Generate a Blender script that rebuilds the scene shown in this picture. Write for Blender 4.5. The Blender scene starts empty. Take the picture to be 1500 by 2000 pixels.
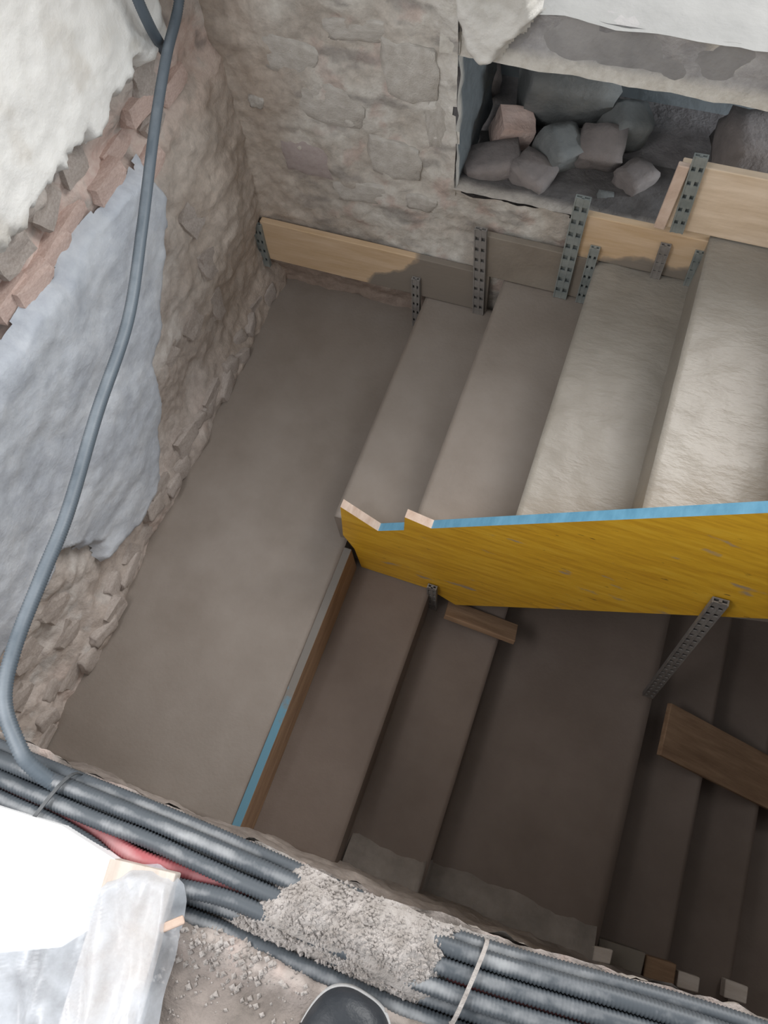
import bpy, bmesh, math, random
from mathutils import Vector, Matrix, noise
random.seed(7)

# ------------------------------------------------------------------ camera
CAM = Vector((0.60781, -1.68402, 2.36743))
ROT = Matrix(((0.937735, -0.289291, 0.192259),
              (0.341230, 0.870681, -0.354226),
              (-0.064922, 0.397775, 0.915183)))
FPX = 1449.14
scene = bpy.context.scene
col = scene.collection
cd = bpy.data.cameras.new('camera')
cam = bpy.data.objects.new('camera', cd)
col.objects.link(cam)
cam.matrix_world = Matrix.Translation(CAM) @ ROT.to_4x4()
cd.sensor_fit = 'VERTICAL'
cd.sensor_height = 36.0
cd.lens = 36.0 * FPX / 2000.0
cd.clip_start = 0.02
scene.camera = cam

# ------------------------------------------------------------------ light
world = bpy.data.worlds.new('overcast')
scene.world = world
world.use_nodes = True
bg = world.node_tree.nodes['Background']
bg.inputs[0].default_value = (0.93, 0.97, 1.0, 1)
bg.inputs[1].default_value = 0.66


def area(name, loc, target, sx, sy, power, colr):
    ld = bpy.data.lights.new(name, 'AREA')
    ld.shape = 'RECTANGLE'
    ld.size, ld.size_y = sx, sy
    ld.energy = power
    ld.color = colr
    o = bpy.data.objects.new(name, ld)
    col.objects.link(o)
    o.location = loc
    o.rotation_euler = (Vector(target) - Vector(loc)).to_track_quat('-Z', 'Y').to_euler()
    return o


# assumed daylight: window beside the floor, and the room above the upper steps
area('assumed_window_daylight', (-0.50, -2.05, 2.35), (0.25, -1.45, 0.3), 0.9, 0.8, 20, (1.0, 0.99, 1.0))
area('assumed_room_daylight', (1.7, 1.5, 3.1), (0.1, -0.9, 0.3), 2.0, 1.4, 108, (1.0, 0.985, 0.965))

area('added_recess_light', (1.85, 0.42, 0.92), (0.6, 0.5, 0.80), 0.3, 0.3, 10.0, (0.86, 0.94, 1.0))  # added lamp inside the recess to brighten its dark interior

vs_ = scene.view_settings
vs_.view_transform = 'Standard'
vs_.look = 'None'
vs_.gamma = 1.0
vs_.use_curve_mapping = False
vs_.exposure = 0.18


# ------------------------------------------------------------------ helpers
def px(x, y, ax, val):
    """the point seen at pixel (x, y) of the 1500x2000 photograph on the plane axis = val"""
    d = ROT @ Vector(((x - 750) / FPX, -(y - 1000) / FPX, -1.0))
    return CAM + d * ((val - CAM[ax]) / d[ax])


def fb(p, s, o=4, h=1.0):
    return noise.fractal(Vector(p) * s, h, 2.0, o)


def sstep(a, b, x):
    t = max(0.0, min(1.0, (x - a) / (b - a)))
    return t * t * (3 - 2 * t)


def mixc(a, b, t):
    return tuple(a[i] * (1 - t) + b[i] * t for i in range(3))


def link(name, me, mat, parent=None, smooth=False):
    o = bpy.data.objects.new(name, me)
    col.objects.link(o)
    for m in (mat if isinstance(mat, (list, tuple)) else [mat]):
        me.materials.append(m)
    if parent is not None:
        o.parent = parent
    if smooth:
        for p in me.polygons:
            p.use_smooth = True
    return o


def from_bm(name, bm, mat, parent=None, smooth=False):
    bmesh.ops.recalc_face_normals(bm, faces=bm.faces)
    me = bpy.data.meshes.new(name)
    bm.to_mesh(me)
    bm.free()
    return link(name, me, mat, parent, smooth)


def tag(o, label, cat, group=None, kind=None):
    o['label'] = label
    o['category'] = cat
    if group:
        o['group'] = group
    if kind:
        o['kind'] = kind
    return o


def struct(o, label=None):
    o['kind'] = 'structure'
    if label:
        o['label'] = label
    return o


def empty(name, loc=(0, 0, 0)):
    o = bpy.data.objects.new(name, None)
    col.objects.link(o)
    o.location = loc
    o.empty_display_size = 0.05
    return o


def box_bm(lo, hi, bev=0.004, seg=2):
    bm = bmesh.new()
    bmesh.ops.create_cube(bm, size=1.0)
    for v in bm.verts:
        v.co = Vector([lo[i] + (v.co[i] + .5) * (hi[i] - lo[i]) for i in range(3)])
    if bev:
        bmesh.ops.bevel(bm, geom=bm.edges[:], offset=bev, segments=seg, profile=.5, affect='EDGES')
    return bm


def box(name, lo, hi, mat, parent=None, bev=0.004):
    return from_bm(name, box_bm(lo, hi, bev), mat, parent)


def plank(name, a, b, width, thick, up, mat, parent=None, bev=0.0025, rough=0.0):
    """a board from a to b; 'up' is the direction of its width; local x runs along it"""
    a, b = Vector(a), Vector(b)
    x = (b - a).normalized()
    y = (Vector(up) - x * Vector(up).dot(x)).normalized()
    z = x.cross(y)
    ln = (b - a).length
    bm = box_bm((-ln / 2, -width / 2, -thick / 2), (ln / 2, width / 2, thick / 2), bev)
    o = from_bm(name, bm, mat, parent)
    M = Matrix((x, y, z)).transposed().to_4x4()
    M.translation = (a + b) / 2
    o.matrix_world = M
    return o


def prism(name, poly, y0, y1, mats, edge_mat, parent=None):
    """polygon in (x, z) pushed from y0 to y1; edge_mat[i] is the material slot of edge i -> i+1"""
    bm = bmesh.new()
    f = [bm.verts.new((x, y0, z)) for x, z in poly]
    k = [bm.verts.new((x, y1, z)) for x, z in poly]
    bm.faces.new(f).material_index = 0
    bm.faces.new(k[::-1]).material_index = 0
    n = len(poly)
    for i in range(n):
        j = (i + 1) % n
        bm.faces.new((f[j], f[i], k[i], k[j])).material_index = edge_mat[i]
    return from_bm(name, bm, mats, parent)


def relief(name, us, vs, pos, mat, colr=None, mask=None, parent=None):
    """a rough sheet: pos(u, v) gives points, colr(u, v) the colour of the stuff there"""
    me = bpy.data.meshes.new(name)
    vid, verts, cols = {}, [], []

    def vert(i, j):
        k = (i, j)
        if k not in vid:
            vid[k] = len(verts)
            verts.append(pos(us[i], vs[j]))
            if colr:
                cols.append(colr(us[i], vs[j]))
        return vid[k]
    faces = []
    for i in range(len(us) - 1):
        for j in range(len(vs) - 1):
            if mask and not mask((us[i] + us[i + 1]) / 2, (vs[j] + vs[j + 1]) / 2):
                continue
            faces.append((vert(i, j), vert(i + 1, j), vert(i + 1, j + 1), vert(i, j + 1)))
    me.from_pydata([tuple(v) for v in verts], [], faces)
    if colr:
        at = me.color_attributes.new('Col', 'FLOAT_COLOR', 'POINT')
        flat = []
        for c in cols:
            flat += [max(0.0, c[0]), max(0.0, c[1]), max(0.0, c[2]), 1.0]
        at.data.foreach_set('color', flat)
    return link(name, me, mat, parent, True)


def steps(*segs):
    """(start, end, step) pieces joined into one list of coordinates"""
    out = []
    for a, b, s in segs:
        n = max(1, round((b - a) / s))
        for i in range(n):
            out.append(a + (b - a) * i / n)
    out.append(segs[-1][1])
    return out


def spline(pts, n):
    """Catmull-Rom through pts, n samples for each span"""
    P = [Vector(p) for p in pts]
    P = [P[0] * 2 - P[1]] + P + [P[-1] * 2 - P[-2]]
    out = []
    for i in range(1, len(P) - 2):
        a, b, c, d = P[i - 1], P[i], P[i + 1], P[i + 2]
        for k in range(n):
            t = k / n
            out.append(0.5 * ((2 * b) + (c - a) * t + (2 * a - 5 * b + 4 * c - d) * t * t + (3 * b - a - 3 * c + d) * t ** 3))
    out.append(P[-2])
    return out


def resample(pts, ds):
    out = [pts[0].copy()]
    acc = 0.0
    for a, b in zip(pts, pts[1:]):
        l = (b - a).length
        if l < 1e-9:
            continue
        d = ds - acc
        while d <= l:
            out.append(a.lerp(b, d / l))
            d += ds
        acc = l - (d - ds)
    return out


def tube_mesh(name, path, rad, ridge=0.0, seg=10):
    verts, faces = [], []
    up = Vector((0, 0, 1))
    for i, p in enumerate(path):
        t = (path[min(i + 1, len(path) - 1)] - path[max(i - 1, 0)]).normalized()
        if abs(t.dot(up)) > .95:
            up = Vector((1, 0, 0))
        n = (up - t * up.dot(t)).normalized()
        up = n
        b = t.cross(n)
        r = rad + (ridge if i % 2 else -ridge)
        for k in range(seg):
            a = 2 * math.pi * k / seg
            verts.append(p + n * (r * math.cos(a)) + b * (r * math.sin(a)))
    for i in range(len(path) - 1):
        for k in range(seg):
            k2 = (k + 1) % seg
            faces.append((i * seg + k, i * seg + k2, (i + 1) * seg + k2, (i + 1) * seg + k))
    faces.append(tuple(range(seg))[::-1])
    faces.append(tuple((len(path) - 1) * seg + k for k in range(seg)))
    me = bpy.data.meshes.new(name)
    me.from_pydata([tuple(v) for v in verts], [], faces)
    return me


def rock_mesh(name, sx, sy, sz, seed, cuts=2, amp=.18, flat=0.5):
    bm = bmesh.new()
    bmesh.ops.create_cube(bm, size=1.0)
    bmesh.ops.subdivide_edges(bm, edges=bm.edges[:], cuts=cuts, use_grid_fill=True)
    off = Vector((seed * 3.17, seed * 1.31, seed * .77))
    for v in bm.verts:
        p = v.co.copy()
        s = p.normalized() * .62
        q = p.lerp(s, flat)
        q *= 1 + amp * noise.noise(q * 2.3 + off) + amp * .5 * noise.noise(q * 6 + off)
        v.co = Vector((q.x * sx, q.y * sy, q.z * sz))
    bmesh.ops.recalc_face_normals(bm, faces=bm.faces)
    me = bpy.data.meshes.new(name)
    bm.to_mesh(me)
    bm.free()
    return me


# ------------------------------------------------------------------ materials
def new_mat(name):
    m = bpy.data.materials.new(name)
    m.use_nodes = True
    nt = m.node_tree
    return m, nt, nt.nodes['Principled BSDF']


def ramp(nt, fac, stops):
    r = nt.nodes.new('ShaderNodeValToRGB')
    nt.links.new(fac, r.inputs[0])
    e = r.color_ramp.elements
    while len(e) < len(stops):
        e.new(.5)
    for k, (p, c) in zip(e, stops):
        k.position = p
        k.color = (*c, 1) if len(c) == 3 else c
    return r.outputs[0]


def noise_fac(nt, scale, detail=5, rough=.55, stretch=None, obj=True):
    tc = nt.nodes.new('ShaderNodeTexCoord')
    n = nt.nodes.new('ShaderNodeTexNoise')
    n.inputs['Scale'].default_value = scale
    n.inputs['Detail'].default_value = detail
    n.inputs['Roughness'].default_value = rough
    if stretch:
        mp = nt.nodes.new('ShaderNodeMapping')
        mp.inputs['Scale'].default_value = stretch
        nt.links.new(tc.outputs['Object'], mp.inputs[0])
        nt.links.new(mp.outputs[0], n.inputs['Vector'])
    else:
        nt.links.new(tc.outputs['Object'], n.inputs['Vector'])
    return n.outputs['Fac']


def bump(nt, b, fac, strength, dist=.01):
    n = nt.nodes.new('ShaderNodeBump')
    n.inputs['Strength'].default_value = strength
    n.inputs['Distance'].default_value = dist
    nt.links.new(fac, n.inputs['Height'])
    nt.links.new(n.outputs[0], b.inputs['Normal'])


def mixrgb(nt, fac, a, b, mode='MIX'):
    m = nt.nodes.new('ShaderNodeMix')
    m.data_type = 'RGBA'
    m.blend_type = mode
    if hasattr(fac, 'links'):
        nt.links.new(fac, m.inputs[0])
    else:
        m.inputs[0].default_value = fac
    for s, v in ((m.inputs[6], a), (m.inputs[7], b)):
        if hasattr(v, 'links'):
            nt.links.new(v, s)
        else:
            s.default_value = (*v, 1)
    return m.outputs[2]


def mat_noise(name, c0, c1, scale, rough=.8, bstr=.2, bscale=60, stretch=None, metal=0, spec=.5, detail=5):
    m, nt, b = new_mat(name)
    f = noise_fac(nt, scale, detail, .6, stretch)
    nt.links.new(ramp(nt, f, [(.32, c0), (.68, c1)]), b.inputs['Base Color'])
    b.inputs['Roughness'].default_value = rough
    b.inputs['Metallic'].default_value = metal
    b.inputs['Specular IOR Level'].default_value = spec
    if bstr:
        bump(nt, b, noise_fac(nt, bscale, 4), bstr)
    return m


def mat_vertex(name, rough=.9, bstr=.4, bscale=70, mott=.35):
    m, nt, b = new_mat(name)
    at = nt.nodes.new('ShaderNodeAttribute')
    at.attribute_name = 'Col'
    f = noise_fac(nt, 38, 6, .65)
    c = mixrgb(nt, mott, at.outputs['Color'], ramp(nt, f, [(.3, (.30, .30, .30)), (.7, (.78, .78, .78))]), 'OVERLAY')
    nt.links.new(c, b.inputs['Base Color'])
    b.inputs['Roughness'].default_value = rough
    b.inputs['Specular IOR Level'].default_value = .25
    bump(nt, b, noise_fac(nt, bscale, 6, .6), bstr, .012)
    return m


M_ROUGH = mat_vertex('rough_masonry')
M_PLAST = mat_vertex('old_plaster', .85, .25, 55, .2)
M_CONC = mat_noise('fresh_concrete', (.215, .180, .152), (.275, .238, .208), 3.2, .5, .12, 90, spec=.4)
M_CONC_SHADED = mat_noise('fresh_concrete_shaded', (.160, .122, .100), (.208, .164, .138), 3.0, .6, .1, 90, spec=.3)  # same concrete, darkened: the lower flight's shade is put into the colour


def wet_mat():
    m, nt, b = new_mat('wet_trowelled_concrete')
    f = noise_fac(nt, 4, 5)
    nt.links.new(ramp(nt, f, [(.3, (.235, .21, .178)), (.7, (.30, .275, .24))]), b.inputs['Base Color'])
    b.inputs['Roughness'].default_value = .40
    b.inputs['Specular IOR Level'].default_value = .38
    bump(nt, b, noise_fac(nt, 22, 5, .6, (1.0, 2.2, 1.0)), .38, .010)
    return m


M_WET = wet_mat()
M_YEL = None


def yellow_mat():
    m, nt, b = new_mat('yellow_shuttering_face')
    g = noise_fac(nt, 6, 5, .6, (1.2, 1, 9))
    base = ramp(nt, g, [(.3, (.64, .33, .020)), (.55, (.80, .455, .028)), (.75, (.84, .52, .055))])
    s = noise_fac(nt, 9, 4, .5, (1, 1, 2.2))
    smear = ramp(nt, s, [(.66, (0, 0, 0)), (.74, (1, 1, 1))])
    c = mixrgb(nt, smear, base, (.42, .32, .22))
    k = noise_fac(nt, 24, 3, .5, (1, 1, 3))
    dk = ramp(nt, k, [(.70, (0, 0, 0)), (.78, (1, 1, 1))])
    c = mixrgb(nt, dk, c, (.20, .10, .02))
    nt.links.new(c, b.inputs['Base Color'])
    b.inputs['Roughness'].default_value = .5
    bump(nt, b, g, .1)
    return m


M_YEL = yellow_mat()
M_BLUE = mat_noise('blue_edge_paint', (.10, .28, .42), (.16, .38, .54), 12, .55, .1, 40, (1, 1, 4))
M_CUT = mat_noise('pale_cut_wood', (.50, .36, .28), (.68, .54, .45), 14, .8, .2, 60, (1, 1, 6))
M_PINE = mat_noise('pale_pine_board', (.64, .50, .36), (.80, .66, .52), 5, .75, .15, 30, (1, 9, 9))
M_BROWNW = mat_noise('brown_wood', (.22, .13, .075), (.36, .23, .14), 5, .8, .2, 30, (1, 9, 9))
M_GALV = mat_noise('dusty_galvanised_steel', (.20, .225, .22), (.32, .345, .335), 14, .55, .15, 60, metal=.25)
M_DARKM = mat_noise('cement_smeared_steel', (.17, .155, .145), (.25, .235, .22), 14, .7, .2, 60)
M_CEMW = mat_noise('cement_smeared_board', (.19, .16, .13), (.27, .235, .195), 4, .8, .2, 40)


def stained_board(name, side):
    """pine board with dried cement over one end"""
    m, nt, b = new_mat(name)
    g = noise_fac(nt, 5, 5, .6, (1, 9, 9))
    wood = ramp(nt, g, [(.3, (.52, .36, .21)), (.7, (.64, .48, .33))])
    tc = nt.nodes.new('ShaderNodeTexCoord')
    sp = nt.nodes.new('ShaderNodeSeparateXYZ')
    nt.links.new(tc.outputs['Object'], sp.inputs[0])
    n = noise_fac(nt, 5, 4)
    a = nt.nodes.new('ShaderNodeMath')
    a.operation = 'MULTIPLY_ADD'
    nt.links.new(n, a.inputs[0])
    a.inputs[1].default_value = .30
    nt.links.new(sp.outputs[side[0]], a.inputs[2])
    a2 = nt.nodes.new('ShaderNodeMath')
    a2.operation = 'MULTIPLY_ADD'
    nt.links.new(sp.outputs[1], a2.inputs[0])
    a2.inputs[1].default_value = side[2]
    nt.links.new(a.outputs[0], a2.inputs[2])
    mask = ramp(nt, a2.outputs[0], [(max(0, side[1] - .012), (0, 0, 0)), (side[1], (.6, .6, .6)), (side[1] + .02, (1, 1, 1))])
    edge = mixrgb(nt, mask, wood, (.215, .185, .155))
    nt.links.new(edge, b.inputs['Base Color'])
    b.inputs['Roughness'].default_value = .8
    bump(nt, b, g, .12)
    return m


M_COND = None


def conduit_mat(name, dark, dust, lo, hi):
    m, nt, b = new_mat(name)
    g = nt.nodes.new('ShaderNodeNewGeometry')
    sp = nt.nodes.new('ShaderNodeSeparateXYZ')
    nt.links.new(g.outputs['Normal'], sp.inputs[0])
    f = noise_fac(nt, 9, 5, .6)
    mu = nt.nodes.new('ShaderNodeMath')
    mu.operation = 'MULTIPLY'
    nt.links.new(f, mu.inputs[0])
    nt.links.new(sp.outputs[2], mu.inputs[1])
    mk = ramp(nt, mu.outputs[0], [(lo, (0, 0, 0)), (hi, (1, 1, 1))])
    nt.links.new(mixrgb(nt, mk, dark, dust), b.inputs['Base Color'])
    b.inputs['Roughness'].default_value = .5
    return m


M_COND = conduit_mat('dusty_black_conduit', (.085, .098, .112), (.36, .37, .38), .42, .62)
M_CONDL = conduit_mat('grey_black_conduit', (.10, .125, .15), (.21, .24, .27), .35, .7)
M_RED = conduit_mat('dusty_red_conduit', (.42, .11, .12), (.52, .33, .33), .35, .70)
M_MORT = mat_noise('dried_mortar', (.34, .305, .28), (.52, .48, .455), 30, .95, .6, 120)
M_FLOOR = mat_vertex('broken_screed', .95, .5, 80, .3)
M_STONEB = mat_noise('blue_grey_stone', (.14, .15, .152), (.21, .215, .21), 9, .9, .4, 50)
M_STONEC = mat_noise('brown_grey_stone', (.16, .14, .135), (.25, .22, .21), 9, .9, .4, 50)
M_PINK = mat_noise('pink_brick', (.55, .39, .335), (.70, .55, .49), 14, .95, .4, 70)
M_RECESS = mat_noise('blue_grey_render', (.25, .285, .305), (.33, .36, .38), 2.5, .95, .3, 30)
M_EARTH = mat_noise('dark_rubble_earth', (.15, .135, .135), (.24, .225, .225), 16, 1, .6, 60)
M_SLABE = mat_noise('grey_slab_edge', (.22, .215, .215), (.34, .33, .325), 7, .9, .35, 40)
M_PALE = mat_noise('pale_floor_render', (.25, .25, .243), (.31, .308, .30), 4, .9, .3, 30)
M_DUSTW = mat_noise('dusty_rough_wall', (.20, .175, .155), (.32, .28, .25), 9, .95, .5, 50)
M_SHOE = mat_noise('dark_navy_leather', (.018, .022, .028), (.035, .04, .048), 20, .45, .15, 120)
M_SOLE = mat_noise('pale_dusty_sole', (.42, .42, .42), (.6, .6, .6), 30, .8, .3, 80)
M_WHITE = mat_noise('blown_out_white', (.86, .86, .87), (.92, .92, .93), 40, .8, .1, 200)  # stands for the overexposed daylight at the lower left
M_DWOOD = mat_noise('dusty_pale_plank', (.52, .44, .38), (.68, .61, .55), 5, .85, .2, 30, (1, 9, 9))


M_DARKP = mat_noise('black_plastic', (.05, .055, .06), (.08, .085, .09), 20, .5, 0)


def plastic_mat():
    m, nt, b = new_mat('dusty_clear_plastic')
    b.inputs['Base Color'].default_value = (.72, .76, .82, 1)
    b.inputs['Roughness'].default_value = .28
    tr = nt.nodes.new('ShaderNodeBsdfTransparent')
    mx = nt.nodes.new('ShaderNodeMixShader')
    f = noise_fac(nt, 14, 5, .6)
    a = ramp(nt, f, [(.3, (.30, .30, .30)), (.7, (.72, .72, .72))])
    nt.links.new(a, mx.inputs[0])
    nt.links.new(tr.outputs[0], mx.inputs[1])
    nt.links.new(b.outputs[0], mx.inputs[2])
    nt.links.new(mx.outputs[0], nt.nodes['Material Output'].inputs[0])
    return m


M_PLASTIC = plastic_mat()

# ------------------------------------------------------------------ the stair: measures
T, R = 0.28, 0.1824          # tread, riser
XL, D, L = 0.054, 0.61, 0.66  # lower flight edge, lower platform depth, landing depth
YB = 0.03                     # back end of the upper treads
YS = -0.903                   # upper flight side against the yellow board
YF = -1.87                    # front wall face
ZF = 1.13                     # floor beside the well

# ------------------------------------------------------------------ walls
WX = -0.655
poly_grey = [px(x, y, 0, -.63) for x, y in ((285, 300), (325, 380), (318, 600), (298, 700), (312, 800), (300, 960), (262, 1030),
             (205, 1085), (150, 1070), (105, 1100), (70, 1180), (30, 1260), (-40, 1330), (-60, 1000), (-60, 760), (70, 600), (180, 440))]
poly_grey = [(p.y, p.z) for p in poly_grey]


def poly_dist(poly, u, v):
    """signed distance to a polygon, positive inside"""
    best, ins = 1e9, False
    n = len(poly)
    for i in range(n):
        ax, ay = poly[i]
        bx, by = poly[(i + 1) % n]
        dx, dy = bx - ax, by - ay
        t = max(0, min(1, ((u - ax) * dx + (v - ay) * dy) / (dx * dx + dy * dy + 1e-12)))
        best = min(best, math.hypot(u - ax - t * dx, v - ay - t * dy))
        if (ay > v) != (by > v) and u < (bx - ax) * (v - ay) / (by - ay) + ax:
            ins = not ins
    return best if ins else -best


def base_left(y, z):
    p = (0, y, z)
    x = WX + .026 * fb(p, 3.1) + .011 * fb((3, y, z), 11) + .005 * fb((5, y, z), 30, 3)
    x += .035 * sstep(.20, .02, z)                       # footing of rubble along the landing
    x += .035 * sstep(-.40, -.05, y) * sstep(1.25, .9, z) * sstep(.25, .5, z)   # thicker at the inner corner
    x -= .05 * sstep(.95, 1.02, z) * sstep(1.16, 1.08, z) * (0.6 + .8 * noise.noise(Vector((1, y * 6, z * 5))))
    return x


def col_left(y, z):
    n1 = fb((1, y, z), 5)
    n2 = fb((7, y, z), 14)
    c = mixc((.43, .37, .33), (.57, .525, .49), sstep(-.4, .5, n1))
    pinkband = sstep(.86, .95, z + .03 * n2) * sstep(1.16, 1.06, z + .03 * n1)
    c = mixc(c, (.70, .53, .47), .75 * pinkband * sstep(-.25, .15, n2 + .25))
    c = mixc(c, (.17, .155, .15), .75 * sstep(.28, .55, fb((11, y, z), 9)) * sstep(.75, 1.0, z))
    c = mixc(c, (.46, .34, .29), .55 * sstep(.3, .02, z) * sstep(-.2, .3, n1))
    c = mixc(c, (.46, .385, .325), .75 * sstep(-.55, -.25, y) * sstep(1.1, .9, z))
    c = mixc(c, (.55, .53, .51), .6 * sstep(.15, .5, n2) * sstep(-1.2, -1.5, y))
    return c


yu = steps((-3.4, -1.95, .06), (-1.95, .10, .0095))
zv = steps((-1.5, -.05, .08), (-.05, 1.55, .0095), (1.55, 3.0, .08))
wall_left = struct(relief('wall_left', yu, zv, lambda y, z: (base_left(y, z), y, z), M_ROUGH, col_left),
                   'rough masonry side wall with plaster remains beside the landing')


def zc(y):
    return 1.150 + .05 * sstep(-.4, -.8, y) + .045 * fb((2, y, 0), 4) + .025 * fb((4, y, 0), 17)


def cream_m(y, z):
    return z - zc(y) - .03 * fb((9, y, z), 15) - .25 * sstep(-.22, -.05, y)


relief('plaster', yu, [z for z in zv if z > .95],
       lambda y, z: (base_left(y, z) * .25 + WX * .75 + .002 + .050 * sstep(-.004, .03, cream_m(y, z)) + .008 * fb((2, y, z), 9), y, z),
       M_PLAST, lambda y, z: mixc((.86, .845, .81), (.66, .62, .56), .8 * sstep(.1, .5, fb((21, y, z), 7)) * sstep(.5, .0, cream_m(y, z))),
       lambda y, z: cream_m(y, z) > -.002, wall_left)['label'] = 'cream plaster with ragged lower edge'


def grey_m(y, z):
    return poly_dist(poly_grey, y, z) - .03 * fb((19, y, z), 8)


relief('plaster', [y for y in yu if -2.2 < y], [z for z in zv if -.05 < z < 1.3],
       lambda y, z: (base_left(y, z) * .3 + WX * .7 + .004 + .040 * sstep(-.004, .03, grey_m(y, z)) + .014 * fb((2, y, z), 3.5) + .002 * fb((6, y, z), 16), y, z),
       M_PLAST, lambda y, z: mixc((.45, .48, .53), (.54, .57, .615), sstep(-.3, .4, fb((31, y, z), 5))),
       lambda y, z: grey_m(y, z) > -.002, wall_left)['label'] = 'smooth blue grey render patch'

# stones and bricks that stand out of the side wall
M_RUB = mat_noise('rubble_stone', (.42, .355, .315), (.57, .51, .47), 12, .95, .5, 60)
rk = [rock_mesh('stone', 1, 1, 1, s, 2, .26, .22) for s in range(6)]
bk = rock_mesh('brick', 1, 1, 1, 9, 2, .12, .25)
rks = [rock_mesh('stone', 1, 1, 1, 20 + s, 5, .22, .45) for s in range(4)]
for m in rks:
    m.materials.append(M_RUB)
    for p in m.polygons:
        p.use_smooth = True
for m in rk:
    m.materials.append(M_RUB)
bk.materials.append(M_PINK)


def piece(name, me, loc, size, rot, parent):
    o = bpy.data.objects.new(name, me)
    col.objects.link(o)
    o.parent = parent
    o.location = loc
    o.scale = size
    o.rotation_euler = rot
    return o


for i in range(26):                                    # rubble footing along the landing
    y = -1.84 + i * .0715 + random.uniform(-.02, .02)
    z = random.uniform(.02, .11)
    piece('stone', (rk[i % 6] if i % 3 == 0 else rks[i % 4]), (base_left(y, z) - .015, y, z), (.042, random.uniform(.07, .13), random.uniform(.05, .09)),
          (random.uniform(-.4, .4), 0, random.uniform(-.2, .2)), wall_left)
for (x, y, w, h) in ((395, 640, .10, .09), (420, 520, .08, .10), (390, 430, .09, .12), (290, 740, .07, .07), (440, 600, .07, .12),
                     (350, 700, .09, .07), (120, 1190, .10, .09), (70, 1290, .11, .09), (60, 1370, .09, .08), (150, 1240, .09, .08),
                     (330, 250, .09, .07), (300, 160, .10, .08), (180, 330, .09, .07), (120, 410, .10, .08), (50, 500, .11, .08)):
    p = px(x, y, 0, -.62)
    piece('stone', random.choice(rk), (base_left(p.y, p.z) - .014, p.y, p.z), (.05, w, h), (random.uniform(-.5, .5), 0, 0), wall_left)
for (x, y) in ((225, 360), (262, 300), (170, 440), (130, 500), (85, 560), (55, 590), (10, 640), (285, 210), (355, 170), (300, 330)):
    p = px(x, y, 0, -.63)
    piece('brick', bk, (base_left(p.y, p.z) + .001, p.y, p.z), (.05, .13, .055), (random.uniform(-.12, .12), 0, random.uniform(-.05, .05)), wall_left)

# back wall with the hole in it
WY = 0.055
OX0, OZ0, OZ1, SZ = 0.09, 0.67, 1.10, 1.235


def base_back(x, z):
    y = WY - .016 * fb((x, 4, z), 4) - .006 * fb((x, 6, z), 13) - .005 * fb((x, 9, z), 34, 3)
    y += .03 * sstep(.17, .05, z)
    y -= .012 * sstep(-.56, -.68, x)
    y -= .012 * sstep(.03, .08, x) * sstep(.6, .7, z)
    return y


def col_back(x, z):
    n1 = fb((x, 1, z), 4)
    n2 = fb((x, 8, z), 12)
    c = mixc((.42, .375, .33), (.56, .53, .485), sstep(-.35, .35, n1))
    c = mixc(c, (.66, .635, .59), .7 * sstep(.55, .95, z) * sstep(-.35, .2, x + .15 * n2))
    c = mixc(c, (.46, .33, .29), .5 * sstep(.2, .5, n2) * sstep(-.5, -.2, x))
    c = mixc(c, (.25, .23, .215), .6 * sstep(.25, .5, fb((x * .6, 3, z * 1.8), 10)))
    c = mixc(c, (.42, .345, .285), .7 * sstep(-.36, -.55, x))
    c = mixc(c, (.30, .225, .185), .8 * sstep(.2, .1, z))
    return c


def hole(x, z):
    e = .012 * fb((x, 2, z), 12)
    return x > OX0 + e and z > OZ0 + e


bx_ = steps((-.75, 1.35, .0105), (1.35, 3.2, .08))
bz_ = steps((-1.5, -.1, .08), (-.1, 1.5, .0105), (1.5, 3.0, .08))
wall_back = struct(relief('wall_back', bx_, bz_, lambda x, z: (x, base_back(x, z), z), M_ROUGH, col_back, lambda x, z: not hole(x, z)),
                   'rough plastered end wall with a broken opening above the steps')
# cheeks of the opening
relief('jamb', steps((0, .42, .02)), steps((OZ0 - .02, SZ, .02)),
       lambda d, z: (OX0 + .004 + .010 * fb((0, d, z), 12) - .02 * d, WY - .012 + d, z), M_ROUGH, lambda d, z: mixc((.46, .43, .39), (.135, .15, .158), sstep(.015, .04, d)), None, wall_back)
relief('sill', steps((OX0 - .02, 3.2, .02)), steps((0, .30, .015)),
       lambda x, d: (x, WY - .016 + d, OZ0 + .012 + .012 * fb((x, d, 5), 11) - .12 * d), M_ROUGH, lambda x, d: mixc((.42, .38, .34), (.12, .112, .11), sstep(.02, .06, d)), None, wall_back)  # sill darkens inward, shade of the opening painted into its colour
# large plaster lumps and the stones that show in the end wall
pl_poly = [px(x, y, 1, .02) for x, y in ((870, -60), (888, 40), (905, 92), (935, 130), (975, 130), (988, 98), (1020, 78), (1050, 30), (1060, -60))]
pl_poly = [(p.x, p.z) for p in pl_poly]


def pl_m(x, z):
    return poly_dist(pl_poly, x, z) - .012 * fb((x, 1, z), 14)


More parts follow.
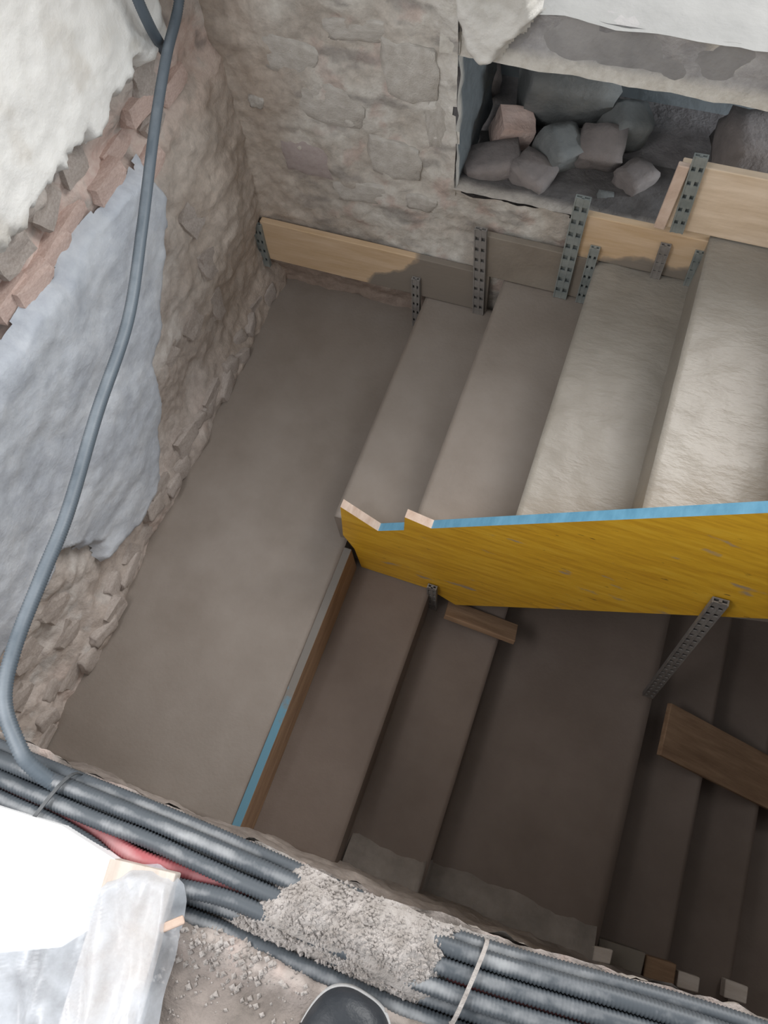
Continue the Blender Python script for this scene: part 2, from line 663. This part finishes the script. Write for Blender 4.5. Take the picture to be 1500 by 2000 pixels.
relief('plaster', steps((.0, .36, .006)), steps((1.0, 1.45, .006)),
       lambda x, z: (x, WY - .004 - .055 * sstep(-.003, .025, pl_m(x, z)) - .006 * fb((x, 3, z), 18), z),
       M_PLAST, lambda x, z: mixc((.68, .66, .62), (.56, .54, .50), sstep(-.2, .4, fb((x, 3, z), 8))), lambda x, z: pl_m(x, z) > -.002, wall_back)['label'] = 'pale plaster lump hanging over the opening'
for (x, y, w, h, mm) in ((595, 318, .17, .12, 1), (500, 200, .05, .04, 0), (690, 70, .19, .06, 0), (640, 210, .22, .13, 0), (800, 150, .16, .16, 0),
                         (770, 320, .17, .13, 0), (700, 380, .18, .08, 0), (560, 120, .16, .11, 0), (820, 400, .10, .06, 0), (850, 250, .07, .16, 0)):
    p = px(x, y, 1, .04)
    o = piece('stone', rks[(x + y) % 4].copy(), (p.x, base_back(p.x, p.z) + .020, p.z), (w, .052, h), (0, random.uniform(-.15, .15), 0), wall_back)
    o.data.materials[0] = (mat_noise('mauve_stone', (.36, .30, .285), (.42, .36, .345), 9, .9, .3, 50) if mm else
                           bpy.data.materials.get('plastered_stone') or mat_noise('plastered_stone', (.42, .385, .345), (.56, .53, .49), 6, .9, .4, 40))

# the slab over the opening: its edge, then the upper floor behind
relief('ceiling', steps((OX0 - .05, 3.2, .02)), steps((OZ1, SZ, .012)),
       lambda x, z: (x, WY - .01 - .010 * fb((x, 2, z), 9) + .012 * math.sin((z - OZ1) * 20), z), M_ROUGH,
       lambda x, z: mixc(mixc((.27, .265, .27), (.36, .35, .35), sstep(-.3, .3, fb((x, 5, z), 8))), (.56, .53, .48),
                         max(sstep(OZ1 + .05, OZ1 + .015, z), .9 * sstep(.25, .5, fb((x, 9, z), 5)))))
cl = bpy.data.objects['ceiling']
struct(cl, 'grey concrete slab edge over the broken opening')
box('slab_soffit', (OX0 - .05, WY, OZ1), (3.2, 1.9, SZ - .002), M_SLABE, cl, 0)
relief('floor_render', steps((OX0 - .05, 3.2, .03)), steps((0, 1.9, .03)),
       lambda x, d: (x, WY - .016 + d + .01 * fb((x, 0, 0), 10), SZ + .002 + .010 * fb((x, d, 1), 5)), M_PALE, None, None, cl)
# the space behind the opening
struct(box('floor_recess', (OX0 - .3, WY + .20, -.6), (3.2, 1.9, OZ0 - .03), M_EARTH, None, 0), 'dark rubble floor behind the broken opening')
struct(box('wall_recess', (OX0 - .3, .62, OZ0 - .1), (3.2, .9, OZ1), M_RECESS, None, 0), 'blue grey render wall deep inside the opening')

# wall under the floor edge, in front of the lower steps
fx_ = steps((-.75, 3.2, .02))


def front_y(x, z):
    return YF + .015 * fb((x, 3, z), 6) + .008 * fb((x, 5, z), 20)


relief('wall_front', fx_, steps((-1.5, ZF - .02, .02)), lambda x, z: (x, front_y(x, z), z), M_ROUGH,
       lambda x, z: mixc((.30, .26, .235), (.42, .37, .34), sstep(-.3, .4, fb((x, 1, z), 6))))
struct(bpy.data.objects['wall_front'], 'rough dusty wall under the floor edge below the cables')
struct(box('wall_right', (3.2, -3.4, -1.5), (3.3, 1.9, 1.1), M_DUSTW, None, 0), 'bare wall at the far end of the steps')

# ------------------------------------------------------------------ staircase
stair = empty('staircase', (0, 0, 0))
tag(stair, 'fresh grey concrete staircase turning at a wide landing', 'staircase')


def slab(name, lo, hi, mat, parent, amp=.0022, nx=24, ny=40, ratio=9):
    """a block with a slightly uneven cast top and rounded nosing"""
    us = [lo[0] + (hi[0] - lo[0]) * i / nx for i in range(nx + 1)]
    vs = [lo[1] + (hi[1] - lo[1]) * i / ny for i in range(ny + 1)]
    bm = bmesh.new()
    top = {}
    for i, x in enumerate(us):
        for j, y in enumerate(vs):
            e = min(x - lo[0], hi[0] - x)
            z = hi[2] + amp * fb((x, y, hi[2] * 7), ratio, 4) - .0015 * sstep(.004, 0, e)
            top[i, j] = bm.verts.new((x, y, z))
    for i in range(nx):
        for j in range(ny):
            bm.faces.new((top[i, j], top[i + 1, j], top[i + 1, j + 1], top[i, j + 1])).smooth = True
    low = {}
    ring = [(i, 0) for i in range(nx)] + [(nx, j) for j in range(ny)] + [(i, ny) for i in range(nx, 0, -1)] + [(0, j) for j in range(ny, 0, -1)]
    for k in ring:
        c = top[k].co
        low[k] = bm.verts.new((c.x, c.y, lo[2]))
    for a, b in zip(ring, ring[1:] + ring[:1]):
        bm.faces.new((top[a], low[a], low[b], top[b]))
    bm.faces.new([low[k] for k in ring])
    return from_bm(name, bm, mat, parent)


slab('landing', (-.70, YF - .02, -.20), (XL - .027, .11, 0), M_CONC, stair, .003, 36, 80, 5)
# upper flight: waist slab, then each step
up = prism('flight', [(-.02, -.20), (.0, -.02), (7 * T, 7 * R - .22), (7 * T, 7 * R - .45), (.25, -.20)], YS, YB, [M_CONC], [0] * 5, stair)
for i in range(6):
    m = M_CONC if i < 2 else M_WET
    slab('step', (i * T, YS, (i + 1) * R - R - .03), ((i + 1) * T + (.02 if i < 5 else .1), YB, (i + 1) * R), m, up, (.0022, .0025, .0045, .005, .005, .005)[i], 18, 60, (9, 9, 17, 17, 17, 17)[i])
# lower flight
lo_edge = [(XL, -R), (XL + T, -2 * R), (XL + 2 * T, -3 * R), (XL + 2 * T + D, -4 * R), (XL + 3 * T + D, -5 * R), (XL + 4 * T + D, -6 * R), (XL + 5 * T + D, -7 * R)]
dn = prism('flight', [(XL - .1, -R), (XL + 2 * T, -3 * R), (XL + 2 * T + D, -4 * R - .12), (2.9, -9.2 * R), (2.9, -10.5 * R), (XL - .1, -.75)], YF, .03, [M_CONC_SHADED], [0] * 6, stair)
for i, (x0, z1) in enumerate(lo_edge):
    x1 = lo_edge[i + 1][0] if i < 6 else 2.9
    slab('step', (x0 - .02, YF - .02, z1 - .16), (x1, .03, z1), M_CONC_SHADED, dn, .002, 18, 80)

# kerb of spilled concrete where the lower steps meet the front wall
relief('kerb', steps((.34, 1.21, .02)), steps((0, 1, .1)),
       lambda x, t: (x, front_y(x, -.3) - .01 + t * (.11 + .015 * fb((x, 1, 0), 5)),
                     (-2 * R if x < XL + 2 * T else -3 * R) + .035 * (1 - t * t) + .003 * fb((x, t * .1, 4), 9) - .003), M_DUSTW, None, None, stair)

# ------------------------------------------------------------------ shuttering
e = .905
top_a, top_r = (.353, .403), (1.45, .403 + 1.097 * e)
bot_l, bot_r = (.43, -.265), (1.80, .335 + .70)
poly = [(.055, .354), (.167, .249), (.255, .325), (.262, .428), (.341, .405), top_r, bot_r, (.672, -.031), bot_l, (.325, -.175), (.070, -.175), (.062, 0.004), (.033, .108)]
tag(prism('shuttering_sheet', poly, -.93, -.903, [M_YEL, M_BLUE, M_CUT, M_BROWNW], [2, 1, 2, 2, 1, 2, 2, 2, 3, 3, 3, 3, 2]),
    'long yellow shuttering sheet with blue top edge along the upper steps', 'formwork')

# riser board of the landing edge
M_EDGE, nt, b = new_mat('blue_and_cement_edge')
tc = nt.nodes.new('ShaderNodeTexCoord')
sp = nt.nodes.new('ShaderNodeSeparateXYZ')
nt.links.new(tc.outputs['Object'], sp.inputs[0])
ma = nt.nodes.new('ShaderNodeMath')
ma.operation = 'MULTIPLY_ADD'
nt.links.new(noise_fac(nt, 30, 4), ma.inputs[0])
ma.inputs[1].default_value = .35
nt.links.new(sp.outputs[0], ma.inputs[2])
mk = ramp(nt, ma.outputs[0], [(.05, (.10, .23, .31)), (.12, (.17, .155, .14))])
nt.links.new(mk, b.inputs['Base Color'])
b.inputs['Roughness'].default_value = .7
rb = plank('riser_board', (XL - .0135, YF, -R / 2 + .003), (XL - .0135, -.935, -R / 2 + .003), R + .004, .027, (0, 0, 1), [M_BROWNW, M_EDGE])
for p in rb.data.polygons:
    if p.normal.y > .9:
        p.material_index = 1
tag(rb, 'brown riser board with worn blue edge at the landing edge', 'board')


# boards against the end wall, one above each tread
def wall_board(x0, x1, z0, z1, mat, label, dy=0.0, z0r=None):
    o = plank('shuttering_board', (x0, YB - .004 + dy, (z0 + z1) / 2), (x1, YB - .004 + dy, (z0 + z1) / 2), z1 - z0, .024, (0, 0, 1), mat)
    return tag(o, label, 'board', 'shuttering boards stepping up the end wall')


wall_board(-.625, .23, .186, .376, stained_board('pine_cement_right', (0, .215, -.9)), 'pale board half covered in cement, beside the landing corner')
wall_board(.195, .565, .369, .549, M_CEMW, 'cement covered board under the broken opening')
wall_board(.495, .865, .551, .715, stained_board('pine_cement_foot', (1, .205, -2.0)), 'pale pine board with cement foot between two short grey posts')
wall_board(.70, 1.45, .735, .945, M_PINE, 'clean pale pine board, uppermost of the stepped boards')


def post(p0, p1, w, label, mat=M_GALV, holes=True, depth=.016, nrm=(0, -1, 0)):
    """perforated steel upright: two flanges joined by rungs, with a solid back"""
    a, b = Vector(p0), Vector(p1)
    ax = (b - a).normalized()
    n = (Vector(nrm) - ax * Vector(nrm).dot(ax)).normalized()
    s = ax.cross(n)
    ln = (b - a).length
    bm = bmesh.new()

    def bar(lo, hi):
        t = bmesh.new()
        bmesh.ops.create_cube(t, size=1.0)
        for v in t.verts:
            c = [lo[i] + (v.co[i] + .5) * (hi[i] - lo[i]) for i in range(3)]
            v.co = s * c[0] + n * c[1] + ax * c[2]
        me = bpy.data.meshes.new('t')
        t.to_mesh(me)
        t.free()
        bm.from_mesh(me)
        bpy.data.meshes.remove(me)
    bar((-w / 2, 0, 0), (-w / 2 + .004, depth, ln))
    bar((w / 2 - .004, 0, 0), (w / 2, depth, ln))
    k = max(2, round(ln / .05))
    for i in range(k + 1):
        z = (ln - .030) * i / k
        bar((-w / 2 + .004, depth - .006, z), (w / 2 - .004, depth - .002, z + .030))
    bar((-w / 2 + .004, 0, 0), (w / 2 - .004, .003, ln))
    bar((-.004, .003, 0), (.004, depth - .001, ln))
    o = from_bm('formwork_post', bm, mat)
    o.location = a
    return tag(o, label, 'post', 'steel posts holding the shuttering boards')


YP = YB - .018
post((-.645, YP + .006, .15), (-.635, YP + .006, .365), .034, 'short grey post in the corner at the end of the half cemented board')
post((-.035, YP, .02), (-.030, YP, .285), .030, 'dark smeared post standing on the landing before the first step', M_DARKM)
post((.205, YP, .184), (.192, YP, .585), .040, 'tall dark smeared post below the broken opening corner', M_DARKM)
post((.475, YP, .367), (.478, YP, .785), .044, 'tall grey post with bright top before the rubble opening')
post((.543, YP, .367), (.545, YP, .612), .030, 'short grey post beside the tall bright topped post')
post((.738, YP, .549), (.735, YP, .68), .030, 'stubby grey post on the pine board with cement foot, under the highest post', M_DARKM)
post((.838, YP, .549), (.832, YP, .68), .030, 'stubby grey post at the riser of the wet upper step')
post((.748, YP, .737), (.737, YP, .985), .036, 'highest grey post, fixed to the clean pine board')
plk = plank('batten', (.700, YP - .003, .735), (.706, YP - .003, .948), .030, .018, (1, 0, 0), M_CUT)
tag(plk, 'narrow pale batten at the end of the clean pine board', 'batten')
post((.545, -.90, .36), (.545, -.90, .50), .024, 'small grey stake top behind the blue edge', nrm=(0, 1, 0))
post((.345, -.934, -.36), (.345, -.934, -.10), .034, 'small grey stake under the yellow sheet on the lower step', M_DARKM)
st = post((1.205, -.945, -.545), (1.10, -.934, .545), .040, 'long dark prop leaning on the yellow sheet face', M_DARKM)
# wood under the yellow sheet and the plank on the lower steps
wp = plank('wood_offcut', (.40, -.945, -.30), (.668, -.945, -.34), .085, .022, (0, -.8, .45), M_BROWNW)
tag(wp, 'brown wood offcut wedged under the yellow sheet', 'wood')


def nose(x):
    return -4 * R + .012 - (R / T) * (x - (XL + 2 * T + D + T) + T)


x0, x1 = 1.295, 2.6
zl = lambda x: -4 * R - (R / T) * (x - (XL + 3 * T + D)) + .014
dp = plank('plank', (x0, -1.045, zl(x0)), (x1, -1.045, zl(x1)), .20, .022, (0, 1, 0), M_BROWNW)
tag(dp, 'bare plank lying down the dark lower steps', 'plank')


# small formwork pieces at the front wall of the lower steps
def flat_piece(q, z, th, mat, label, up_z=None):
    P = [px(x, y, 2, z) for x, y in q]
    bm = bmesh.new()
    lowv = [bm.verts.new((p.x, p.y, z - th)) for p in P]
    upv = [bm.verts.new((p.x, p.y, z)) for p in P]
    bm.faces.new(upv)
    bm.faces.new(lowv[::-1])
    n = len(P)
    for i in range(n):
        j = (i + 1) % n
        bm.faces.new((lowv[i], lowv[j], upv[j], upv[i]))
    bmesh.ops.recalc_face_normals(bm, faces=bm.faces)
    bmesh.ops.bevel(bm, geom=bm.edges[:], offset=.003, segments=1, affect='EDGES')
    o = from_bm('formwork_block', bm, mat)
    return tag(o, label, 'block', 'formwork pieces at the foot of the front wall')


flat_piece([(1107, 1836), (1198, 1856), (1192, 1884), (1104, 1866)], -.52, .03, M_DWOOD, 'pale grey batten end lying on the lower platform by the cables')
flat_piece([(1170, 1832), (1262, 1862), (1252, 1905), (1166, 1878)], -.63, .10, M_CEMW, 'cement smeared block on the step edge behind the pale batten')
flat_piece([(1262, 1866), (1322, 1884), (1316, 1925), (1256, 1908)], -.66, .07, M_BROWNW, 'brown board piece between the smeared block and the small square block')
flat_piece([(1326, 1896), (1368, 1910), (1364, 1940), (1322, 1928)], -.68, .05, M_DWOOD, 'small square pale block on the dark step by the cables')
flat_piece([(1418, 1912), (1462, 1928), (1458, 1962), (1414, 1948)], -.86, .05, M_DWOOD, 'small pale block on the deepest visible step')

# ------------------------------------------------------------------ rubble in the opening
zr = OZ0 - .03


def rubble(name, x, y, depth, size, seed, mat, rot, label, lift=None, amp=.16, flat=.24):
    p = px(x, y, 1, depth)
    me = rock_mesh(name, *size, seed, 3, amp, flat)
    o = link(name, me, mat, None, flat > .15)
    o.rotation_euler = rot
    o.location = (p.x, p.y, p.z)
    bpy.context.view_layer.update()
    lo_z = min((o.matrix_world @ v.co).z for v in o.data.vertices)
    if lift is None:
        o.location.z += zr - .004 - lo_z
    return tag(o, label, 'stone' if name != 'brick' else 'brick', 'rubble lying in the wall opening')


rubble('boulder', 1100, 225, .45, (.27, .20, .23), 3, M_STONEB, (.35, .1, .25), 'largest blue grey boulder in the wall opening', amp=.10, flat=.16)
rubble('brick', 995, 300, .30, (.11, .09, .10), 5, M_PINK, (.2, .3, .5), 'pink brick piece in the wall opening beside the boulder', amp=.08, flat=.12)
rubble('stone', 960, 350, .17, (.17, .11, .07), 11, M_STONEC, (.1, -.15, .3), 'flat brown stone by the corner of the opening')
rubble('stone', 1035, 365, .16, (.12, .10, .07), 12, M_STONEC, (.1, .25, -.3), 'brown stone touching the flat stone in the opening')
rubble('stone', 1090, 325, .26, (.13, .11, .10), 13, M_STONEB, (.3, .2, .8), 'rounded grey stone before the boulder in the opening')
rubble('stone', 1165, 320, .30, (.14, .11, .09), 14, M_STONEC, (.5, .1, .2), 'mid sized stone behind the tall bright topped post')
rubble('stone', 1215, 265, .40, (.13, .11, .11), 15, M_STONEB, (.2, .4, .6), 'grey stone right against the boulder in the opening')
rubble('stone', 1240, 350, .24, (.11, .09, .06), 16, M_STONEC, (.1, .1, 1.0), 'low stone behind the pine board with cement foot')
rubble('stone', 1185, 372, .15, (.05, .04, .03), 17, M_STONEB, (.4, .1, .2), 'tiny pale stone behind the tall post top')
rubble('stone', 1480, 275, .40, (.22, .16, .13), 18, M_STONEC, (.1, .2, .3), 'broad stone behind the clean pine board')
rubble('stone', 930, 300, .55, (.12, .15, .09), 19, M_STONEC, (.1, .2, .3), 'dark stone behind the pink brick piece')

# ------------------------------------------------------------------ the floor beside the well
def edge_y(x):
    return -1.792 + .040 * sstep(.60, 1.15, x) + .012 * fb((x, 0, 2), 5) + .006 * fb((x, 0, 9), 22)


def floor_z(x, y):
    z = ZF + .010 * fb((x, y, 1), 7) + .006 * fb((x, y, 3), 26)
    y -= .040 * sstep(.60, 1.15, x)
    g = sstep(-1.905, -1.925, y + .012 * fb((x, 1, 1), 9))           # the cables lie in a channel broken along the edge
    z -= .035 * (1 - g)
    z += .024 * sstep(-1.98, -1.93, y) * g
    return z


def col_floor(x, y):
    n1 = fb((x, y, 5), 7)
    n2 = fb((x, y, 8), 22)
    c = mixc((.19, .165, .145), (.29, .25, .225), sstep(-.3, .4, n1))
    c = mixc(c, (.52, .455, .42), .8 * sstep(-1.985, -1.935, y) * sstep(-.3, .3, n2 + .2))
    c = mixc(c, (.60, .44, .38), .4 * sstep(.15, .45, n2) * sstep(-2.0, -1.88, y))
    return c


fu = steps((-.75, -.2, .05), (-.2, 1.25, .008), (1.25, 3.2, .05))
fv = steps((0, .42, .008), (.42, 1.6, .06))
floor = relief('floor', fu, fv, lambda x, d: (x, edge_y(x) - d, floor_z(x, edge_y(x) - d)), M_FLOOR, lambda x, d: col_floor(x, edge_y(x) - d))
struct(floor, 'broken dusty floor edge beside the stairwell')
relief('floor_edge', fu, steps((0, .16, .02)), lambda x, d: (x, edge_y(x) - .25 * d + .012 * fb((x, d, 6), 14), floor_z(x, edge_y(x)) - d), M_FLOOR,
       lambda x, d: (.42, .38, .345), None, floor)

# cables along the edge
random.seed(3)


def lane(off, lift, wob, seed, dy=0, dz=0):
    """a conduit along the edge; dy, dz push it aside where the red one comes up"""
    pts = []
    for i in range(52):
        x = -.72 + i * .076
        k = math.exp(-((x - .20) / .075) ** 2)
        y = -1.806 + .040 * sstep(.60, 1.15, x) - off - dy * k + wob * noise.noise(Vector((x * 2.2, seed, 0)))
        pts.append((x, y, ZF - .022 + lift + dz * k + .5 * wob * noise.noise(Vector((x * 2.5, seed, 7)))))
    return pts


conduits = [(.000, .0145, .005, 1, M_COND, 'dusty black corrugated conduit lying outermost along the floor edge', 0, 0),
            (.027, .0145, .005, 2, M_COND, 'dusty black corrugated conduit second from the floor edge', 0, 0),
            (.054, .0125, .002, 4, M_RED, 'red corrugated conduit showing between the black ones', .010, .026),
            (.083, .0150, .004, 3, M_COND, 'dusty black corrugated conduit beyond the red one', .012, 0),
            (.110, .0190, .004, 7, M_COND, 'black corrugated conduit innermost, against the broken floor', .010, 0),
            (.013, .0385, .005, 5, M_COND, 'black corrugated conduit resting on top of the outermost ones', 0, 0),
            (.039, .0385, .005, 6, M_COND, 'black corrugated conduit resting on top in the middle', -.004, 0),
            (.066, .0390, .005, 8, M_COND, 'black corrugated conduit on top, bending round the red one', .028, -.002)]
for off, lift, wob, seed, m, lab, dy_, dz_ in conduits:
    path = resample(spline(lane(off, lift, wob, seed, dy_, dz_), 6), .0028)
    tag(link('corrugated_conduit', tube_mesh('corrugated_conduit', path, .0125, .0011), m, None, True), lab, 'conduit', 'conduits along the floor edge')

# the conduit that hangs from the inner corner to the bundle
hp = [(355, -160, 1.42), (350, 0, 1.24), (325, 110, 1.195), (302, 250, 1.15), (277, 450, 1.115), (250, 625, 1.10), (190, 805, 1.115), (132, 1000, 1.15),
      (82, 1125, 1.17), (28, 1265, 1.19), (8, 1370, 1.195), (38, 1462, 1.187), (62, 1496, 1.172), (105, 1530, 1.145), (160, 1560, 1.122), (240, 1600, 1.115)]
path = resample(spline([px(x, y, 2, z) for x, y, z in hp], 16), .0028)
tag(link('corrugated_conduit', tube_mesh('corrugated_conduit', path, .0125, .0010), M_CONDL, None, True),
    'single black conduit hanging down past the side wall into the bundle', 'conduit')


path = resample(spline([px(x, y, 0, xx) for x, y, xx in ((225, -140, -.56), (262, -20, -.565), (292, 50, -.57), (312, 85, -.60), (326, 108, -.63))], 16), .0028)
tag(link('corrugated_conduit', tube_mesh('corrugated_conduit', path, .0125, .0010), M_CONDL, None, True),
    'short conduit meeting the hanging one high in the inner corner', 'conduit')


def tie(x, label, mat, tilt):
    yc = -1.852 + .040 * sstep(.60, 1.15, x)
    bm = bmesh.new()
    n = 28
    rows = []
    for s in (-.003, .003):
        r = []
        for k in range(n):
            a = 2 * math.pi * k / n
            y = yc + .058 * math.copysign(abs(math.cos(a)) ** .7, math.cos(a))
            z = ZF + .006 + .036 * math.copysign(abs(math.sin(a)) ** .7, math.sin(a))
            r.append(bm.verts.new((x + s + tilt * (y + 1.84), y, z)))
        rows.append(r)
    for k in range(n):
        bm.faces.new((rows[0][k], rows[0][(k + 1) % n], rows[1][(k + 1) % n], rows[1][k]))
    o = from_bm('cable_tie', bm, mat)
    sm = o.modifiers.new('s', 'SOLIDIFY')
    sm.thickness = .002
    return tag(o, label, 'cable tie')


tie(px(125, 1500, 2, 1.17).x, 'black cable tie round the conduits below the hanging one', M_DARKP, .25)
tie(px(940, 1850, 2, 1.17).x, 'dusty pale cable tie at the end of the mortar spill', M_MORT, .15)

# dried mortar spilled over the conduits
xa, xb = px(470, 1660, 2, 1.17).x, px(980, 1850, 2, 1.17).x


def mort_h(x, t):
    """t runs 0..1 across the bundle"""
    n = fb((x, t * .12, 3), 10) * .6 + fb((x, t * .12, 6), 34, 3) * .35
    env = sstep(xa, xa + .12, x + .10 * (t - .3)) * sstep(xb, xb - .12, x)
    return (.062 + .016 * n) * env * (1 - .55 * (2 * t - .8) ** 2) - .014 * (1 - env)


relief('mortar_spill', steps((xa, xb, .0045)), steps((0, 1, .045)), lambda x, t: (x, -1.792 + .040 * sstep(.60, 1.15, x) - .115 * t + .008 * fb((x, t, 1), 9), ZF - .018 + mort_h(x, t)), M_MORT)
tag(bpy.data.objects['mortar_spill'], 'crumbly dried mortar spilled over the conduit bundle', 'mortar')

# crumbs
random.seed(11)
verts, faces = [], []


def crumb(c, r):
    k = len(verts)
    for d in ((1, 0, 0), (-1, 0, 0), (0, 1, 0), (0, -1, 0), (0, 0, 1), (0, 0, -1)):
        j = random.uniform(.6, 1.3)
        verts.append((c[0] + d[0] * r * j, c[1] + d[1] * r * j, c[2] + d[2] * r * j * .8))
    for a, b, cc in ((0, 2, 4), (2, 1, 4), (1, 3, 4), (3, 0, 4), (2, 0, 5), (1, 2, 5), (3, 1, 5), (0, 3, 5)):
        faces.append((k + a, k + b, k + cc))


for i in range(2600):
    x, t = random.uniform(xa + .02, xb), random.random()
    if mort_h(x, t) > .01:
        crumb((x, -1.792 + .040 * sstep(.60, 1.15, x) - .115 * t, ZF - .018 + mort_h(x, t) + .001), random.choice((.0015, .0022, .003, .0045)))
for i in range(1100):
    if i % 3:
        p = px(random.gauss(480, 90), random.gauss(1830, 65), 2, ZF)
    else:
        p = Vector((random.uniform(.1, 1.1), random.uniform(-2.1, -1.90), 0))
    if p.y > -1.905:
        continue
    r = random.choice((.0012, .0018, .0025, .0035, .005))
    crumb((p.x, p.y, floor_z(p.x, p.y) + r * .4), r)
me = bpy.data.meshes.new('mortar_crumbs')
me.from_pydata(verts, [], faces)
tag(link('mortar_crumbs', me, M_MORT), 'loose mortar crumbs scattered on the floor and the spill', 'crumbs', None, 'stuff')

# bottom left: white sheet added for the overexposed daylight patch, plank, plastic film
def pz(x, y, z):
    return px(x, y, 2, z)


bm = bmesh.new()
q = [pz(x, y, 1.178) for x, y in ((-420, 1440), (0, 1576), (120, 1612), (235, 1685), (285, 1745), (120, 1850), (-420, 1900))]
tv = [bm.verts.new(p) for p in q]
lv = [bm.verts.new(p - Vector((0, 0, .045))) for p in q]
bm.faces.new(tv)
bm.faces.new(lv[::-1])
for i in range(len(q)):
    j = (i + 1) % len(q)
    bm.faces.new((lv[i], lv[j], tv[j], tv[i]))
tag(from_bm('glare_sheet', bm, M_WHITE), 'added white sheet standing for the overexposed patch on the floor behind the plastic film', 'sheet')
a, b_ = pz(285, 1690, 1.165), pz(150, 2150, 1.165)
tag(plank('floor_plank', a, b_, .105, .028, (1, .2, 0), M_DWOOD), 'pale dusty plank end under clear plastic film by the conduits', 'plank')

film = [pz(x, y, 1.18) for x, y in ((-300, 1790), (0, 1765), (150, 1745), (250, 1690), (300, 1688), (352, 1722), (356, 1760), (338, 1850), (318, 1930), (290, 2060), (150, 2300), (-300, 2300))]
film = [(p.x, p.y) for p in film]
fxs, fys = [p[0] for p in film], [p[1] for p in film]


def film_z(x, y):
    a = (x * .75 + y * .35)
    rid = 1 - abs(noise.noise(Vector((a * 26, (x * -.35 + y * .75) * 6, 2)))) * 2
    r2 = 1 - abs(noise.noise(Vector((a * 60, (x * -.35 + y * .75) * 14, 9)))) * 2
    r3 = noise.noise(Vector((a * 9, (x * -.35 + y * .75) * 4, 5)))
    return 1.188 + .014 * rid + .007 * r2 + .010 * r3 - .045 * sstep(.02, -.005, poly_dist(film, x, y))




def film_span(y):
    xs = []
    for (ax, ay), (bx, by) in zip(film, film[1:] + film[:1]):
        if (ay > y) != (by > y):
            xs.append(ax + (bx - ax) * (y - ay) / (by - ay))
    return (min(xs), max(xs)) if xs else (fxs[4], fxs[4])


def film_pos(t, y):
    a, b = film_span(y)
    x = a + (b - a) * t
    return (x, y, film_z(x, y))


relief('plastic_film', steps((0, 1, .011)), steps((max(min(fys), -2.35), max(fys) - .0005, .005)), film_pos, M_PLASTIC)
tag(bpy.data.objects['plastic_film'], 'crumpled clear plastic film over the plank end', 'plastic film')
tag(plank('wood_splinter', pz(312, 1815, 1.195), pz(360, 1795, 1.195), .012, .004, (0, 1, 0), M_CUT), 'pale wood splinter on the plastic film edge', 'splinter')
tag(plank('wood_splinter', pz(1000, 1937, 1.15), pz(1092, 1968, 1.15), .012, .006, (0, 1, 0), M_CUT), 'pale wood splinter between conduits and broken floor', 'splinter')

# ------------------------------------------------------------------ the shoe at the edge
tip = px(712, 1948, 2, 1.175)
shoe = empty('shoe', (tip.x, tip.y, ZF + .004))
shoe.rotation_euler = (0, 0, math.radians(-8))
shoe.scale = (1.2, 1.1, 1.1)
tag(shoe, 'dark navy shoe toe standing at the floor edge', 'shoe')
sect = [(0.0, .012, .022), (-.006, .030, .034), (-.018, .043, .043), (-.040, .051, .050), (-.075, .054, .056), (-.115, .050, .068), (-.150, .044, .084), (-.20, .038, .095), (-.25, .036, .098), (-.285, .028, .088), (-.295, .014, .07)]


def loft(name, sec, z0, prof, mat, parent, n=20):
    bm = bmesh.new()
    rings = []
    for s in sec:
        y, w, h = s
        r = []
        for k in range(n):
            a = math.pi * k / (n - 1)
            c, sn = math.cos(a), math.sin(a)
            r.append(bm.verts.new((w * math.copysign(abs(c) ** prof, c), y, z0 + h * abs(sn) ** prof)))
        rings.append(r)
    for a, b in zip(rings, rings[1:]):
        for k in range(n - 1):
            bm.faces.new((a[k], a[k + 1], b[k + 1], b[k]))
        bm.faces.new((a[0], b[0], b[n - 1], a[n - 1]))
    bm.faces.new(rings[0])
    bm.faces.new(rings[-1][::-1])
    o = from_bm(name, bm, mat, parent, True)
    s = o.modifiers.new('s', 'SUBSURF')
    s.levels = s.render_levels = 2
    return o


loft('upper', sect, .014, .72, M_SHOE, shoe)
loft('sole', [(y + .0012, w + .0015, .019) for y, w, h in sect], 0, .35, M_SOLE, shoe)
loft('toe_seam', [(-.062, .0535, .0560), (-.065, .0545, .0572), (-.068, .0543, .0566)], .014, .72, M_SHOE, shoe)
for k in range(4):
    y = -.115 - k * .018
    path = [Vector((-.030 + .06 * t / 8, y + .006 * math.sin(t), .018 + .066 + .018 * k * .6 + .010 * math.sin(math.pi * t / 8))) for t in range(9)]
    link('lace', tube_mesh('lace', path, .0022, 0, 6), M_SHOE, shoe, True)

# unseen slab added over the far lower steps to keep them dark
struct(box('unseen_shade_slab', (1.45, YF, .95), (3.2, -.95, ZF), M_SLABE, None, 0), 'added unseen slab shading the deep end of the lower steps')
